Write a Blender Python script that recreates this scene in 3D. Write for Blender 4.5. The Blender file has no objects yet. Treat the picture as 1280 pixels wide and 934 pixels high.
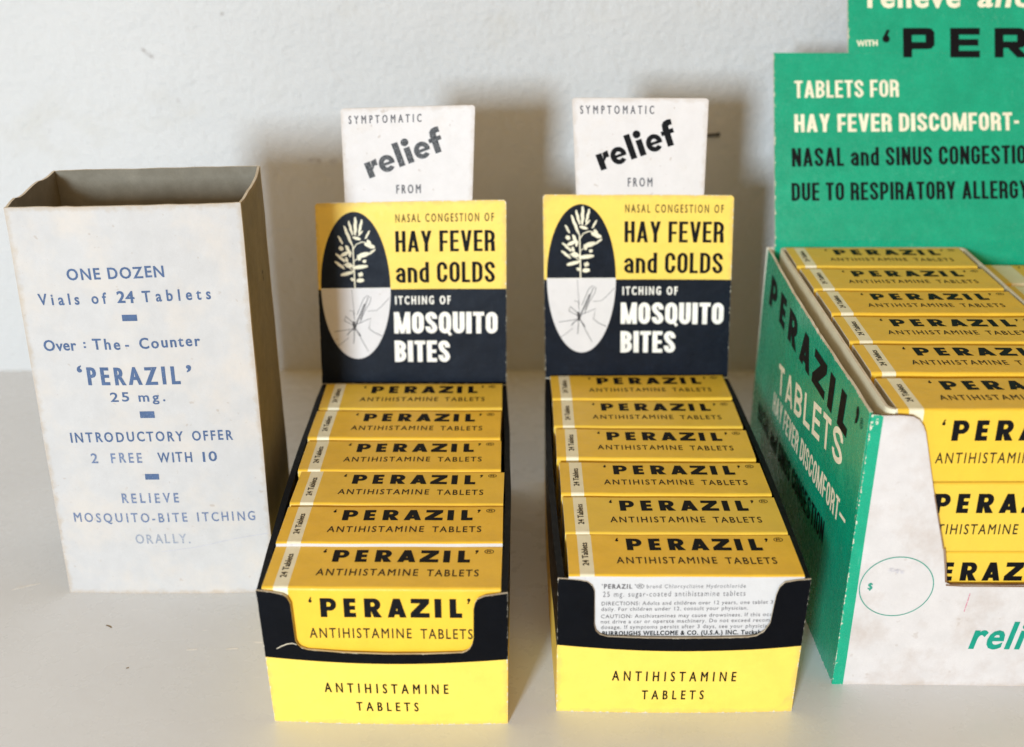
import bpy, math, random
from mathutils import Vector, noise

random.seed(7)
SC = bpy.context.scene
COL = SC.collection
MM = 0.001                                   # everything below is written in millimetres

# ------------------------------------------------------------------ camera
cam = bpy.data.cameras.new('camera')
cam.sensor_width = 36.0
cam.lens = 1503.65 / 1280 * 36.0
cam.clip_start, cam.clip_end = 0.02, 20.0
cam.dof.use_dof = True
cam.dof.focus_distance = 0.375
cam.dof.aperture_fstop = 9.5
cam_ob = bpy.data.objects.new('camera', cam)
COL.objects.link(cam_ob)
cam_ob.location = (0, 0, 233.9 * MM)
cam_ob.rotation_euler = (math.pi / 2 - 0.41228, 0, 0)
SC.camera = cam_ob

# ------------------------------------------------------------------ light
world = bpy.data.worlds.new('World')
SC.world = world
world.use_nodes = True
bg = world.node_tree.nodes['Background']
bg.inputs['Color'].default_value = (1.0, 0.56, 0.11, 1)      # warm room light
bg.inputs['Strength'].default_value = 0.45

AIM = Vector((0, 0.42, 0.07))


def window(name, w, h, watts, col, az, el, dist):
    """a rectangular source in front of the shelf, turned towards the boxes"""
    li = bpy.data.lights.new(name, 'AREA')
    li.shape = 'RECTANGLE'
    li.size, li.size_y, li.energy, li.color = w, h, watts, col
    ob = bpy.data.objects.new(name, li)
    COL.objects.link(ob)
    az, el = math.radians(az), math.radians(el)
    ob.location = AIM + dist * Vector((-math.sin(az) * math.cos(el), -math.cos(az) * math.cos(el), math.sin(el)))
    ob.rotation_euler = (AIM - ob.location).to_track_quat('-Z', 'Y').to_euler()


window('window_light', 0.17, 0.24, 30.0, (0.71, 0.86, 1.0), 17.5, 10.5, 1.6)      # the bright pane, at front left
window('room_light', 1.4, 0.85, 7.0, (1.0, 0.93, 0.80), 8, 25, 1.8)             # the wide soft daylight around it

SC.view_settings.view_transform = 'Standard'
SC.view_settings.look = 'None'
SC.view_settings.exposure = 0.0
SC.view_settings.gamma = 1.0
SC.view_settings.use_curve_mapping = False
SC.cycles.max_bounces = 8


# ------------------------------------------------------------------ materials
class NT:
    def __init__(self, name):
        self.m = bpy.data.materials.new(name)
        self.m.use_nodes = True
        self.t = self.m.node_tree
        self.b = self.t.nodes['Principled BSDF']
        self.tc = self.t.nodes.new('ShaderNodeTexCoord')

    def n(self, kind, **kw):
        nd = self.t.nodes.new(kind)
        for k, v in kw.items():
            setattr(nd, k, v)
        return nd

    def l(self, a, b):
        self.t.links.new(a, b)

    def noise(self, scale, detail=4, rough=0.6, off=0.0, stretch=None):
        mp = self.n('ShaderNodeMapping')
        mp.inputs['Location'].default_value = (off, off * 1.7, off * 0.6)
        if stretch:
            mp.inputs['Scale'].default_value = stretch
        self.l(self.tc.outputs['Object'], mp.inputs['Vector'])
        nz = self.n('ShaderNodeTexNoise')
        nz.inputs['Scale'].default_value = scale
        nz.inputs['Detail'].default_value = detail
        nz.inputs['Roughness'].default_value = rough
        self.l(mp.outputs['Vector'], nz.inputs['Vector'])
        return nz.outputs['Fac']

    def ramp(self, fac, a, b, lo=0.0, hi=1.0):
        r = self.n('ShaderNodeMapRange')
        r.inputs['From Min'].default_value, r.inputs['From Max'].default_value = a, b
        r.inputs['To Min'].default_value, r.inputs['To Max'].default_value = lo, hi
        self.l(fac, r.inputs['Value'])
        return r.outputs['Result']

    def math(self, op, a, b):
        m = self.n('ShaderNodeMath', operation=op)
        for i, x in enumerate((a, b)):
            if isinstance(x, (int, float)):
                m.inputs[i].default_value = x
            else:
                self.l(x, m.inputs[i])
        return m.outputs[0]

    def mix(self, fac, a, b):
        m = self.n('ShaderNodeMix', data_type='RGBA')
        if isinstance(fac, (int, float)):
            m.inputs[0].default_value = fac
        else:
            self.l(fac, m.inputs[0])
        for i, x in ((6, a), (7, b)):
            if isinstance(x, tuple):
                m.inputs[i].default_value = (*x, 1)
            else:
                self.l(x, m.inputs[i])
        return m.outputs[2]

    def bump(self, h, strength, d=0.0002, prev=None):
        bp = self.n('ShaderNodeBump')
        bp.inputs['Strength'].default_value = strength
        bp.inputs['Distance'].default_value = d
        self.l(h, bp.inputs['Height'])
        if prev is not None:
            self.l(prev, bp.inputs['Normal'])
        self.l(bp.outputs['Normal'], self.b.inputs['Normal'])
        return bp.outputs['Normal']


def sc(c, k):
    return tuple(min(1.0, x * k) for x in c)


def card(name, col, rough=0.5, var=0.10, blot=None, blot_lo=0.60, wear=0.0, wear_col=(0.66, 0.60, 0.48),
         spec=0.5, bump=0.12, scuff=0.0, scuff_col=(0.6, 0.6, 0.6), edge_brown=0.0, dots=0.0, vary=0.0, vary_col=(0.70, 0.52, 0.08)):
    """printed or plain cardboard: tone variation, blotches, rubbed edges, scuffs, fibres"""
    k = NT(name)
    c = k.mix(k.ramp(k.noise(170, 5), 0.3, 0.7), sc(col, 1 - var), sc(col, 1 + var))
    c = k.mix(k.ramp(k.noise(2600, 3), 0.35, 0.65, 0, 0.5), c, sc(col, 1 - var * 1.2))
    if blot:
        c = k.mix(k.ramp(k.noise(60, 5, 0.65, 3.1), blot_lo - .12, blot_lo + 0.18, 0, 0.75), c, blot)
    if dots:
        c = k.mix(k.ramp(k.noise(330, 2, 0.5, 8.2), 0.715, 0.76, 0, dots), c, (0.30, 0.20, 0.12))
        c = k.mix(k.ramp(k.noise(900, 2, 0.5, 5.2), 0.72, 0.78, 0, dots), c, (0.30, 0.22, 0.15))
    if scuff:
        s = k.math('MULTIPLY', k.ramp(k.noise(900, 6, 0.75, 1.3), 0.54, 0.80), k.ramp(k.noise(45, 3, 0.6, 6.3), 0.42, 0.66))
        c = k.mix(k.math('MULTIPLY', s, scuff), c, scuff_col)
        st = k.ramp(k.noise(420, 2, 0.5, 2.0, (6, 1, 0.35)), 0.70, 0.78, 0, scuff * 0.6)
        c = k.mix(st, c, scuff_col)
    if wear or edge_brown:
        at = k.n('ShaderNodeAttribute', attribute_name='edge')
    if edge_brown:
        e = k.ramp(k.math('ADD', at.outputs['Fac'], k.ramp(k.noise(300, 4, 0.6, 2.2), 0.3, 0.7, -0.9, 0.9)), 0.0, 1.6, edge_brown, 0)
        c = k.mix(e, c, (0.36, 0.25, 0.13))
    if wear:
        thr = k.math('MULTIPLY', k.ramp(k.noise(650, 5, 0.7, 4.4), 0.50, 0.80), wear)
        w = k.ramp(k.math('SUBTRACT', thr, at.outputs['Fac']), 0.0, 0.10)
        c = k.mix(w, c, wear_col)
    if vary:
        oi = k.n('ShaderNodeObjectInfo')
        c = k.mix(k.ramp(oi.outputs['Random'], 0, 1, 0, vary), c, vary_col)
    k.l(c, k.b.inputs['Base Color'])
    k.l(k.ramp(k.noise(500, 4, 0.6, 9), 0.3, 0.7, rough - 0.07, rough + 0.09), k.b.inputs['Roughness'])
    k.b.inputs['Specular IOR Level'].default_value = spec
    if bump:
        p = k.bump(k.noise(150, 3, 0.5, 1.1), 0.35, 0.0006)
        k.bump(k.noise(3200, 3), bump, 0.0001, p)
    return k.m


def ink(name, col, under=None, miss=0.0, rough=0.5, scale=2200):
    """printing ink; `miss` is how much of it has worn or failed to print"""
    k = NT(name)
    c = k.mix(k.ramp(k.noise(300, 3), 0.3, 0.7), sc(col, 0.9), sc(col, 1.12))
    if under:
        lo = 0.75 - miss * 0.45
        f = k.ramp(k.noise(scale, 4, 0.65, 2.7), lo, lo + 0.20, 0, 0.92)
        c = k.mix(f, c, under)
    k.l(c, k.b.inputs['Base Color'])
    k.b.inputs['Roughness'].default_value = max(rough, 0.6)
    k.b.inputs['Specular IOR Level'].default_value = 0.12
    return k.m


CREAM = (0.70, 0.64, 0.52)
WHITE = (0.66, 0.625, 0.61)
M = {
    'yellow': card('yellow_print', (0.87, 0.60, 0.09), 0.48, 0.05, blot=(0.74, 0.48, 0.06), blot_lo=0.64, wear=0.85, edge_brown=0.32, scuff=0.14, scuff_col=(0.9, 0.75, 0.35), dots=0.12, bump=0.12),
    'gold': card('golden_yellow_print', (0.80, 0.475, 0.032), 0.40, 0.05, blot=(0.62, 0.36, 0.03), blot_lo=0.66, wear=0.45, scuff=0.10, scuff_col=(0.80, 0.66, 0.25), bump=0.16, spec=0.30, vary=0.55),
    'black': card('black_print', (0.0016, 0.0022, 0.0040), 0.42, 0.2, wear=0.36, scuff=0.03, scuff_col=(0.08, 0.10, 0.13), bump=0.05, spec=0.09),
    'black_sheen': card('black_print_blue_sheen', (0.004, 0.007, 0.014), 0.44, 0.25, wear=0.60, scuff=0.16, scuff_col=(0.10, 0.14, 0.22), bump=0.08, spec=0.16),  # scuffed black header print; bluish window sheen painted into base and scuff colours
    'white': card('white_card', WHITE, 0.62, 0.04, blot=(0.60, 0.53, 0.46), blot_lo=0.68, wear=0.0, dots=0.40, edge_brown=0.30, bump=0.15),
    'label': card('white_label_side', (0.56, 0.54, 0.53), 0.6, 0.04, dots=0.1),
    'aged': card('aged_white_card', (0.485, 0.465, 0.45), 0.75, 0.05, blot=(0.57, 0.50, 0.43), blot_lo=0.58, dots=0.34, edge_brown=0.42, bump=0.30),
    'stained': card('stained_white_card', (0.60, 0.555, 0.53), 0.65, 0.06, blot=(0.42, 0.33, 0.27), blot_lo=0.60, dots=0.22, edge_brown=0.22, bump=0.15),
    'band': card('cream_band_print', (0.78, 0.72, 0.52), 0.45, 0.04, bump=0.08),
    'kraft_shaded': card('shade_darkened_board', (0.20, 0.155, 0.075), 0.85, 0.14, blot=(0.13, 0.10, 0.05), dots=0.5, bump=0.35, edge_brown=0.5),  # grey-brown board; shade of the side turned from the window darkened into its colour
    'kraft_in': card('grey_board_inside', (0.21, 0.185, 0.14), 0.85, 0.14, blot=(0.13, 0.11, 0.075), bump=0.35),
    'edge': card('raw_card_edge', CREAM, 0.8, 0.12, blot=(0.40, 0.30, 0.17), blot_lo=0.55, bump=0.2),
    'flap': card('carton_end_card', (0.66, 0.58, 0.42), 0.6, 0.08, blot=(0.5, 0.38, 0.24), blot_lo=0.6),
    'rust': card('browned_card_edge', (0.17, 0.085, 0.04), 0.85, 0.3, blot=(0.40, 0.30, 0.2), blot_lo=0.55),
    'green': card('green_print', (0.004, 0.34, 0.19), 0.26, 0.10, blot=(0.003, 0.27, 0.15), blot_lo=0.55, wear=1.3, scuff=0.36, scuff_col=(0.30, 0.62, 0.48), bump=0.06),
    'ink_black': ink('black_ink', (0.004, 0.004, 0.005)),
    'ink_fine': ink('thin_black_ink', (0.025, 0.018, 0.012), (0.40, 0.30, 0.12), 0.25),
    'ink_faded': ink('faded_black_ink', (0.035, 0.038, 0.042), (0.24, 0.24, 0.25), 0.66, scale=2600),
    'ink_grey': ink('grey_ink', (0.10, 0.10, 0.11), (0.6, 0.56, 0.54), 0.35),
    'ink_small': ink('small_print_ink', (0.12, 0.11, 0.11), (0.6, 0.57, 0.55), 0.30),
    'ink_white': ink('white_ink', (0.84, 0.80, 0.72), (0.6, 0.56, 0.48), 0.10, 0.6),
    'ink_cream': ink('cream_ink', (0.80, 0.74, 0.56), (0.55, 0.52, 0.38), 0.12, 0.6),
    'ink_stamp': ink('blue_stamp_ink', (0.070, 0.110, 0.205), (0.47, 0.48, 0.48), 0.34),
    'ink_stamp_pale': ink('pale_blue_stamp_ink', (0.13, 0.17, 0.27), (0.50, 0.48, 0.47), 0.46),
    'ink_stamp_faint': ink('faint_blue_stamp_ink', (0.25, 0.275, 0.33), (0.50, 0.48, 0.47), 0.55),
    'ink_green': ink('green_ink', (0.008, 0.25, 0.17), (0.6, 0.6, 0.55), 0.22),
    'ink_red': ink('red_pen_ink', (0.52, 0.16, 0.22), (0.66, 0.58, 0.56), 0.62),
    'ink_line': ink('hairline_ink', (0.07, 0.065, 0.065), (0.6, 0.57, 0.55), 0.30),
    'paint_chip': ink('bare_paint_chip', (0.86, 0.86, 0.85), (0.68, 0.68, 0.68), 0.55, scale=900),
    'crumb': ink('brown_crumb', (0.20, 0.14, 0.07)),
    'wall_mark': ink('wall_scuff', (0.34, 0.31, 0.29), (0.54, 0.53, 0.52), 0.75, scale=700),
    'scratch': ink('crease_mark', (0.44, 0.43, 0.46), (0.6, 0.57, 0.56), 0.4),
    'smudge': ink('smudge', (0.47, 0.44, 0.46), (0.60, 0.555, 0.53), 0.8, scale=1400),
}


def metal():
    k = NT('dark_iron')
    k.b.inputs['Metallic'].default_value = 0.9
    k.b.inputs['Base Color'].default_value = (0.05, 0.045, 0.04, 1)
    k.b.inputs['Roughness'].default_value = 0.5
    return k.m


def wall_paint():
    k = NT('white_wall_paint')
    c = k.mix(k.ramp(k.noise(5, 5, 0.6), 0.3, 0.7), (0.545, 0.545, 0.54), (0.595, 0.59, 0.58))
    c = k.mix(k.ramp(k.noise(26, 5, 0.65, 4.7), 0.56, 0.76, 0, 0.30), c, (0.46, 0.42, 0.33))
    c = k.mix(k.ramp(k.noise(75, 3, 0.6, 2.4), 0.735, 0.80, 0, 0.5), c, (0.36, 0.33, 0.31))
    k.l(c, k.b.inputs['Base Color'])
    k.b.inputs['Roughness'].default_value = 0.55
    p = k.bump(k.noise(330, 5, 0.65), 0.9, 0.0012)
    k.bump(k.noise(38, 5, 0.6, 3), 0.5, 0.004, p)
    return k.m


def shelf_paint():
    k = NT('white_gloss_paint')
    c = k.mix(k.ramp(k.noise(9, 4), 0.3, 0.7), (0.635, 0.66, 0.685), (0.695, 0.72, 0.745))
    c = k.mix(k.ramp(k.noise(120, 3, 0.6, 5.0), 0.72, 0.80, 0, 0.22), c, (0.46, 0.43, 0.38))
    s = k.math('MULTIPLY', k.ramp(k.noise(190, 3, 0.5, 7.5, (0.35, 3, 1)), 0.70, 0.76), k.ramp(k.noise(14, 2, 0.5, 1), 0.5, 0.62))
    c = k.mix(k.math('MULTIPLY', s, 0.8), c, (0.88, 0.87, 0.86))
    k.l(c, k.b.inputs['Base Color'])
    k.l(k.ramp(k.noise(60, 4), 0.3, 0.7, 0.20, 0.36), k.b.inputs['Roughness'])
    k.bump(k.noise(70, 4, 0.55), 0.10, 0.0012)
    return k.m


M['metal'] = metal()
M['wall'] = wall_paint()
M['shelf'] = shelf_paint()


# ------------------------------------------------------------------ mesh builder
class MB:
    def __init__(self):
        self.v, self.f, self.m, self.e = [], [], [], []
        self.names = []

    def mat(self, name):
        if name not in self.names:
            self.names.append(name)
        return self.names.index(name)

    def add(self, pts, faces, mat, edge=None):
        o = len(self.v)
        self.v += [Vector(p) for p in pts]
        self.e += (edge if edge is not None else [9.0] * len(pts))
        for i, f in enumerate(faces):
            self.f.append([o + j for j in f])
            self.m.append(self.mat(mat if isinstance(mat, str) else mat[i]))

    def build(self, name, parent=None, origin=(0, 0, 0), smooth=False):
        og = Vector(origin)
        me = bpy.data.meshes.new(name)
        me.from_pydata([((p - og) * MM)[:] for p in self.v], [], self.f)
        for nme in self.names:
            me.materials.append(M[nme])
        me.polygons.foreach_set('material_index', self.m)
        a = me.attributes.new('edge', 'FLOAT', 'POINT')
        a.data.foreach_set('value', self.e)
        if smooth:
            me.shade_smooth()
        me.update()
        ob = bpy.data.objects.new(name, me)
        COL.objects.link(ob)
        if parent is not None:
            ob.parent = parent
        return ob


def frange(a, b, step):
    n = max(1, int(round((b - a) / step)))
    return [a + (b - a) * i / n for i in range(n + 1)]


class Panel:
    """a card panel spanned by four corners; P(u, v, t): u along, v up (mm), t outwards"""

    def __init__(self, bl, br, tr, tl, w, h, bow=0.0, wav=0.0, seed=0.0, bowtop=None):
        self.c = [Vector(x) for x in (bl, br, tr, tl)]
        self.w, self.h, self.bow, self.wav, self.seed = w, h, bow, wav, seed
        self.bowtop = bow if bowtop is None else bowtop
        n = (self.c[1] - self.c[0]).cross(self.c[3] - self.c[0])
        self.n = n.normalized()

    def P(self, u, v, t=0.0):
        a, b = u / self.w, v / self.h
        bl, br, tr, tl = self.c
        p = bl * (1 - a) * (1 - b) + br * a * (1 - b) + tr * a * b + tl * (1 - a) * b
        k = self.bow + (self.bowtop - self.bow) * min(1, max(0, b))
        d = k * 4 * max(0.0, a * (1 - a))
        if self.wav:
            d += self.wav * noise.noise(Vector((u * 0.045, v * 0.045, self.seed)))
        return p + self.n * (t + d)


def slab(mb, P, us, vs, mat, thick, back='edge', rim='edge', wear_sides='lrbt', raw='lrbt', worn=0.0):
    """front grid, back grid and rim of one card sheet. vs(u) -> list of heights; mat(i, j) -> name"""
    if isinstance(vs, list):
        lst = vs
        vs = lambda u: lst
    cols = [list(vs(u)) for u in us]
    if worn:                                             # rubbed-off upper corners
        for u, c in zip(us, cols):
            e = min(u - us[0], us[-1] - u)
            lim = c[-1] - worn * (max(0.0, 1 - e / (worn * 1.3)) ** 2)
            for j in range(len(c)):
                c[j] = min(c[j], lim - (len(c) - 1 - j) * .001)
    nu, nv = len(us), len(cols[0])
    u0, u1 = us[0], us[-1]
    fr, bk, ed = [], [], []
    for i, u in enumerate(us):
        for j, v in enumerate(cols[i]):
            fr.append(P(u, v, 0))
            bk.append(P(u, v, -thick))
            d = [9.0]
            if 'l' in wear_sides: d.append(u - u0)
            if 'r' in wear_sides: d.append(u1 - u)
            if 'b' in wear_sides: d.append(v - cols[i][0])
            if 't' in wear_sides: d.append(cols[i][-1] - v)
            ed.append(max(0.0, min(d)))
    q = lambda i, j: i * nv + j
    F, mt, B = [], [], []
    for i in range(nu - 1):
        for j in range(nv - 1):
            F.append((q(i, j), q(i + 1, j), q(i + 1, j + 1), q(i, j + 1)))
            mt.append(mat(i, j) if callable(mat) else mat)
            B.append((q(i, j), q(i, j + 1), q(i + 1, j + 1), q(i + 1, j)))
    mb.add(fr, F, mt, ed)
    mb.add(bk, B, back)
    loop = [q(i, 0) for i in range(nu)] + [q(nu - 1, j) for j in range(1, nv)] + \
           [q(i, nv - 1) for i in range(nu - 2, -1, -1)] + [q(0, j) for j in range(nv - 2, 0, -1)]
    n = len(loop)
    pts = [fr[i] for i in loop] + [bk[i] for i in loop]
    rm = []
    for k in range(n):
        side = 'b' if k < nu - 1 else 'r' if k < nu + nv - 2 else 't' if k < 2 * nu + nv - 3 else 'l'
        if side in raw:
            rm.append(rim)
        else:
            i = k if side == 'b' else nu - 2 if side == 'r' else 2 * nu + nv - 4 - k if side == 't' else 0
            j = 0 if side == 'b' else k - nu + 1 if side == 'r' else nv - 2 if side == 't' else n - 1 - k
            rm.append(mat(i, min(nv - 2, max(0, j))) if callable(mat) else mat)
    mb.add(pts, [(k, n + k, n + (k + 1) % n, (k + 1) % n) for k in range(n)], rm)


def box(mb, x0, x1, y0, y1, z0, z1, mat):
    p = [(x, y, z) for z in (z0, z1) for y in (y0, y1) for x in (x0, x1)]
    mb.add(p, [(0, 2, 3, 1), (4, 5, 7, 6), (0, 1, 5, 4), (2, 6, 7, 3), (0, 4, 6, 2), (1, 3, 7, 5)], mat)


# ------------------------------------------------------------------ lettering
_gl = {}


def _raw(s):
    c = bpy.data.curves.new('glyph', 'FONT')
    c.body = s
    c.resolution_u = 3
    o = bpy.data.objects.new('glyph', c)
    me = bpy.data.meshes.new_from_object(o)
    vs = [(p.co.x, p.co.y) for p in me.vertices]
    fs = [tuple(p.vertices) for p in me.polygons]
    bpy.data.objects.remove(o)
    bpy.data.curves.remove(c)
    bpy.data.meshes.remove(me)
    return vs, fs


_CAP = max(y for x, y in _raw('H')[0])
_XI = max(x for x, y in _raw('I')[0])


def glyph(ch):
    """outline of one character with cap height 1: points, faces, advance"""
    if ch not in _gl:
        if ch == ' ':
            _gl[ch] = ([], [], 0.42)
        else:
            vs, fs = _raw(ch)
            adv = (max(x for x, y in _raw(ch + 'I')[0]) - _XI) / _CAP
            idx, pts, remap = {}, [], []
            for x, y in vs:                      # weld doubles
                k = (round(x, 5), round(y, 5))
                if k not in idx:
                    idx[k] = len(pts)
                    pts.append((x / _CAP, y / _CAP))
                remap.append(idx[k])
            faces = []
            for f in fs:
                g = [remap[i] for i in f]
                if len(set(g)) < 3:
                    continue
                a = sum(pts[g[i]][0] * pts[g[(i + 1) % len(g)]][1] - pts[g[(i + 1) % len(g)]][0] * pts[g[i]][1] for i in range(len(g)))
                faces.append(tuple(g if a > 0 else g[::-1]))
            _gl[ch] = (pts, faces, adv)
    return _gl[ch]


def embolden(pts, faces, ox, oy):
    """grow the outline by ox sideways and oy up/down"""
    if not (ox or oy):
        return pts, faces
    cnt = {}
    for f in faces:
        for i in range(len(f)):
            cnt[(f[i], f[(i + 1) % len(f)])] = 1
    bnd = [e for e in cnt if (e[1], e[0]) not in cnt]
    nrm = {}
    for a, b in bnd:
        dx, dy = pts[b][0] - pts[a][0], pts[b][1] - pts[a][1]
        L = math.hypot(dx, dy) or 1
        for v in (a, b):
            nrm.setdefault(v, []).append((dy / L, -dx / L))
    new, pos = {}, list(pts)
    for v, ns in nrm.items():
        sx, sy = sum(n[0] for n in ns), sum(n[1] for n in ns)
        L = math.hypot(sx, sy)
        if L < 1e-6:
            m = ns[0]
        else:
            c = L / len(ns)
            k = min(1.9, 1 / max(c, 0.2))
            m = (sx / L * k, sy / L * k)
        new[v] = len(pos)
        pos.append((pts[v][0] + m[0] * ox, pts[v][1] + m[1] * oy))
    fs = list(faces) + [(b, a, new[a], new[b]) for a, b in bnd]
    return pos, fs


_layer = [0]


def put(mb, P, pts, faces, mat, lift=0.07):
    """print flat shapes onto a panel; every shape gets its own hair of height"""
    _layer[0] = (_layer[0] + 1) % 7
    t = lift + 0.002 * _layer[0]
    mb.add([P(x, y, t) for x, y in pts], faces, mat)


def rounded(pts, r, closed=False, n=6):
    """round the corners of a line"""
    out, m = [], len(pts)
    for i, p in enumerate(pts):
        if not closed and i in (0, m - 1):
            out.append(p)
            continue
        a, b = pts[i - 1], pts[(i + 1) % m]
        la, lb = math.dist(a, p), math.dist(b, p)
        ra, rb = min(r, la * (.5 if closed or i > 1 else .98)), min(r, lb * (.5 if closed or i < m - 2 else .98))
        A = (p[0] + (a[0] - p[0]) / la * ra, p[1] + (a[1] - p[1]) / la * ra)
        B = (p[0] + (b[0] - p[0]) / lb * rb, p[1] + (b[1] - p[1]) / lb * rb)
        for k in range(n + 1):
            t = k / n
            w = ((1 - t) ** 2, 1.2 * t * (1 - t), t * t)      # tighter than a parabola
            q = sum(w)
            out.append(tuple((w[0] * A[d] + w[1] * p[d] + w[2] * B[d]) / q * 1.0 for d in (0, 1)))
    return out


def pen(pts, s, b, closed=False):
    """stroke whose upright parts are s thick and level parts b thick"""
    n, out = len(pts), []
    for i in range(n):
        a = pts[i - 1] if (i or closed) else pts[0]
        c = pts[(i + 1) % n] if (i < n - 1 or closed) else pts[-1]
        dx, dy = c[0] - a[0], c[1] - a[1]
        L = math.hypot(dx, dy) or 1
        nx, ny = -dy / L, dx / L
        h = math.hypot(s * nx, b * ny) / 2
        out += [(pts[i][0] + nx * h, pts[i][1] + ny * h), (pts[i][0] - nx * h, pts[i][1] - ny * h)]
    m = n if closed else n - 1
    return out, [(2 * i, 2 * i + 1, 2 * ((i + 1) % n) + 1, 2 * ((i + 1) % n)) for i in range(m)]


def gothic_glyph(c, s, w):
    """one letter of an upright condensed gothic, cap height 1, stem s, width w"""
    b = min(.20, s * .80)
    l, r, d, t = s / 2, w - s / 2, b / 2, 1 - b / 2
    R_ = min(.5 * (w - s) + .02, .30)
    line = lambda p, cl=False: pen(rounded(p, R_ * 1.15, cl), s, b, cl)
    stem, xh = rect(0, 0, s, 1), .74
    x = xh - b / 2
    if c == 'O': return [line([(l, d), (r, d), (r, t), (l, t)], True)]
    if c == 'Q': return [line([(l, d), (r, d), (r, t), (l, t)], True), poly((w * .50, .20), (w * .50 + s * .3, .26), (w * 1.06, -.05), (w * .86, -.12))]
    if c == 'C': return [line([(r, .63), (r, t), (l, t), (l, d), (r, d), (r, .37)])]
    if c == 'G': return [line([(r, .66), (r, t), (l, t), (l, d), (r, d), (r, .50)]), rect(w * .52, .50 - b * .5, w, .50 + b * .35)]
    if c == 'S': return [line([(r, .68), (r, t), (l, t), (l, .60), (r, .40), (r, d), (l, d), (l, .32)])]
    if c == 'U': return [line([(l, 1), (l, d), (r, d), (r, 1)])]
    if c == 'D': return [stem, line([(l, t), (r, t), (r, d), (l, d)])]
    if c == 'P': return [stem, line([(l, t), (r, t), (r, .40), (l, .40)])]
    if c == 'R': return [stem, line([(l, t), (r, t), (r, .46), (l, .46)]), poly((w - s * 1.05, 0), (w + .01, 0), (w - .02, .50), (w - s * 1.1, .44))]
    if c == 'B': return [stem, line([(l, t), (r - .01, t), (r - .01, .52), (l, .52)]), line([(l, .50), (r, .50), (r, d), (l, d)])]
    if c == 'E': return [stem, rect(s, 0, w, b), rect(s, .5 - b * .45, w * .93, .5 + b * .45), rect(s, 1 - b, w, 1)]
    if c == 'F': return [stem, rect(s, .46 - b * .45, w * .93, .46 + b * .45), rect(s, 1 - b, w, 1)]
    if c == 'L': return [stem, rect(s, 0, w, b)]
    if c == 'I': return [stem]
    if c == 'T': return [rect(w / 2 - s / 2, 0, w / 2 + s / 2, 1 - b), rect(0, 1 - b, w, 1)]
    if c == 'H': return [stem, rect(w - s, 0, w, 1), rect(s, .5 - b / 2, w - s, .5 + b / 2)]
    if c == 'N': return [stem, rect(w - s, 0, w, 1), poly((0, 1), (s * .98, 1), (w, 0), (w - s * .98, 0))]
    if c == 'M': return [rect(0, 0, s * .92, 1), rect(w - s * .92, 0, w, 1), poly((0, 1), (s, 1), (w / 2 + s * .36, 0), (w / 2 - s * .36, 0)), poly((w - s, 1), (w, 1), (w / 2 + s * .36, 0), (w / 2 - s * .36, 0))]
    if c == 'A': return [poly((0, 0), (s * .98, 0), (w / 2 + s * .46, 1), (w / 2 - s * .5, 1)), poly((w - s * .98, 0), (w, 0), (w / 2 + s * .5, 1), (w / 2 - s * .46, 1)), rect(w * .24, .19, w * .76, .19 + b * .9)]
    if c == 'V': return [poly((0, 1), (w / 2 - s * .5, 0), (w / 2 + s * .46, 0), (s * .98, 1)), poly((w - s * .98, 1), (w / 2 - s * .46, 0), (w / 2 + s * .5, 0), (w, 1))]
    if c == 'Y': return [poly((0, 1), (w / 2 - s / 2, .40), (w / 2 + s * .45, .40), (s, 1)), poly((w - s, 1), (w / 2 - s * .45, .40), (w / 2 + s / 2, .40), (w, 1)), rect(w / 2 - s / 2, 0, w / 2 + s / 2, .42)]
    if c == 'a': return [line([(l, .50), (l, x), (r, x), (r, .0)]), line([(r, .40), (l, .40), (l, d), (r, d)])]
    if c == 'n': return [rect(0, 0, s, xh), line([(l, x), (r, x), (r, 0)])]
    if c == 'd': return [rect(w - s, 0, w, 1), line([(r, x), (l, x), (l, d), (r, d)])]
    if c == '-': return [rect(0, .38, w, .38 + b)]
    if c == '\u2014': return [rect(0, .38, w, .38 + b)]
    if c == ',': return [poly((0, -.14), (s * .5, -.14), (s, b), (.02, b))]
    return []


GW = {'I': 0, 'M': .62, 'A': .50, 'V': .48, 'Y': .47, 'F': .38, 'E': .39, 'L': .36, 'T': .42, 'a': .42, 'n': .42, 'd': .42, '-': .22, ',': .12, 'N': .47, '\u2014': .6, 'Q': .47}


def gothic(mb, P, s, u0, v0, u1, h, mat, stem=.17, v1=None, slant=0.0, gap=.085, sp=.34, lift=0.07):
    """condensed gothic line fitted between u0 and u1"""
    v1 = v0 if v1 is None else v1
    L = math.hypot(u1 - u0, v1 - v0)
    dx, dy = (u1 - u0) / L, (v1 - v0) / L
    wd = lambda c: max(stem, GW.get(c, .45)) if c != 'I' else stem
    tot = sum(sp if c == ' ' else wd(c) for c in s)
    ng = sum(1 for a, b in zip(s, s[1:]) if a != ' ' and b != ' ')
    f = L / ((tot + gap * ng) * h)                    # widths stretch, stems keep their thickness
    x = 0.0
    for i, c in enumerate(s):
        if c == ' ':
            x += sp * f * h
            continue
        w = wd(c) * f
        st = stem * (f if c == 'I' else f ** .5)
        w = max(w, st) if c != 'I' else st
        for pts, fs in gothic_glyph(c, st, w):
            q = [(p[0] * h + x + slant * p[1] * h, p[1] * h) for p in pts]
            put(mb, P, [(u0 + a * dx - b * dy, v0 + a * dy + b * dx) for a, b in q], fs, mat, lift)
        x += w * h + (gap * f * h if i + 1 < len(s) and s[i + 1] != ' ' else 0)


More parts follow.
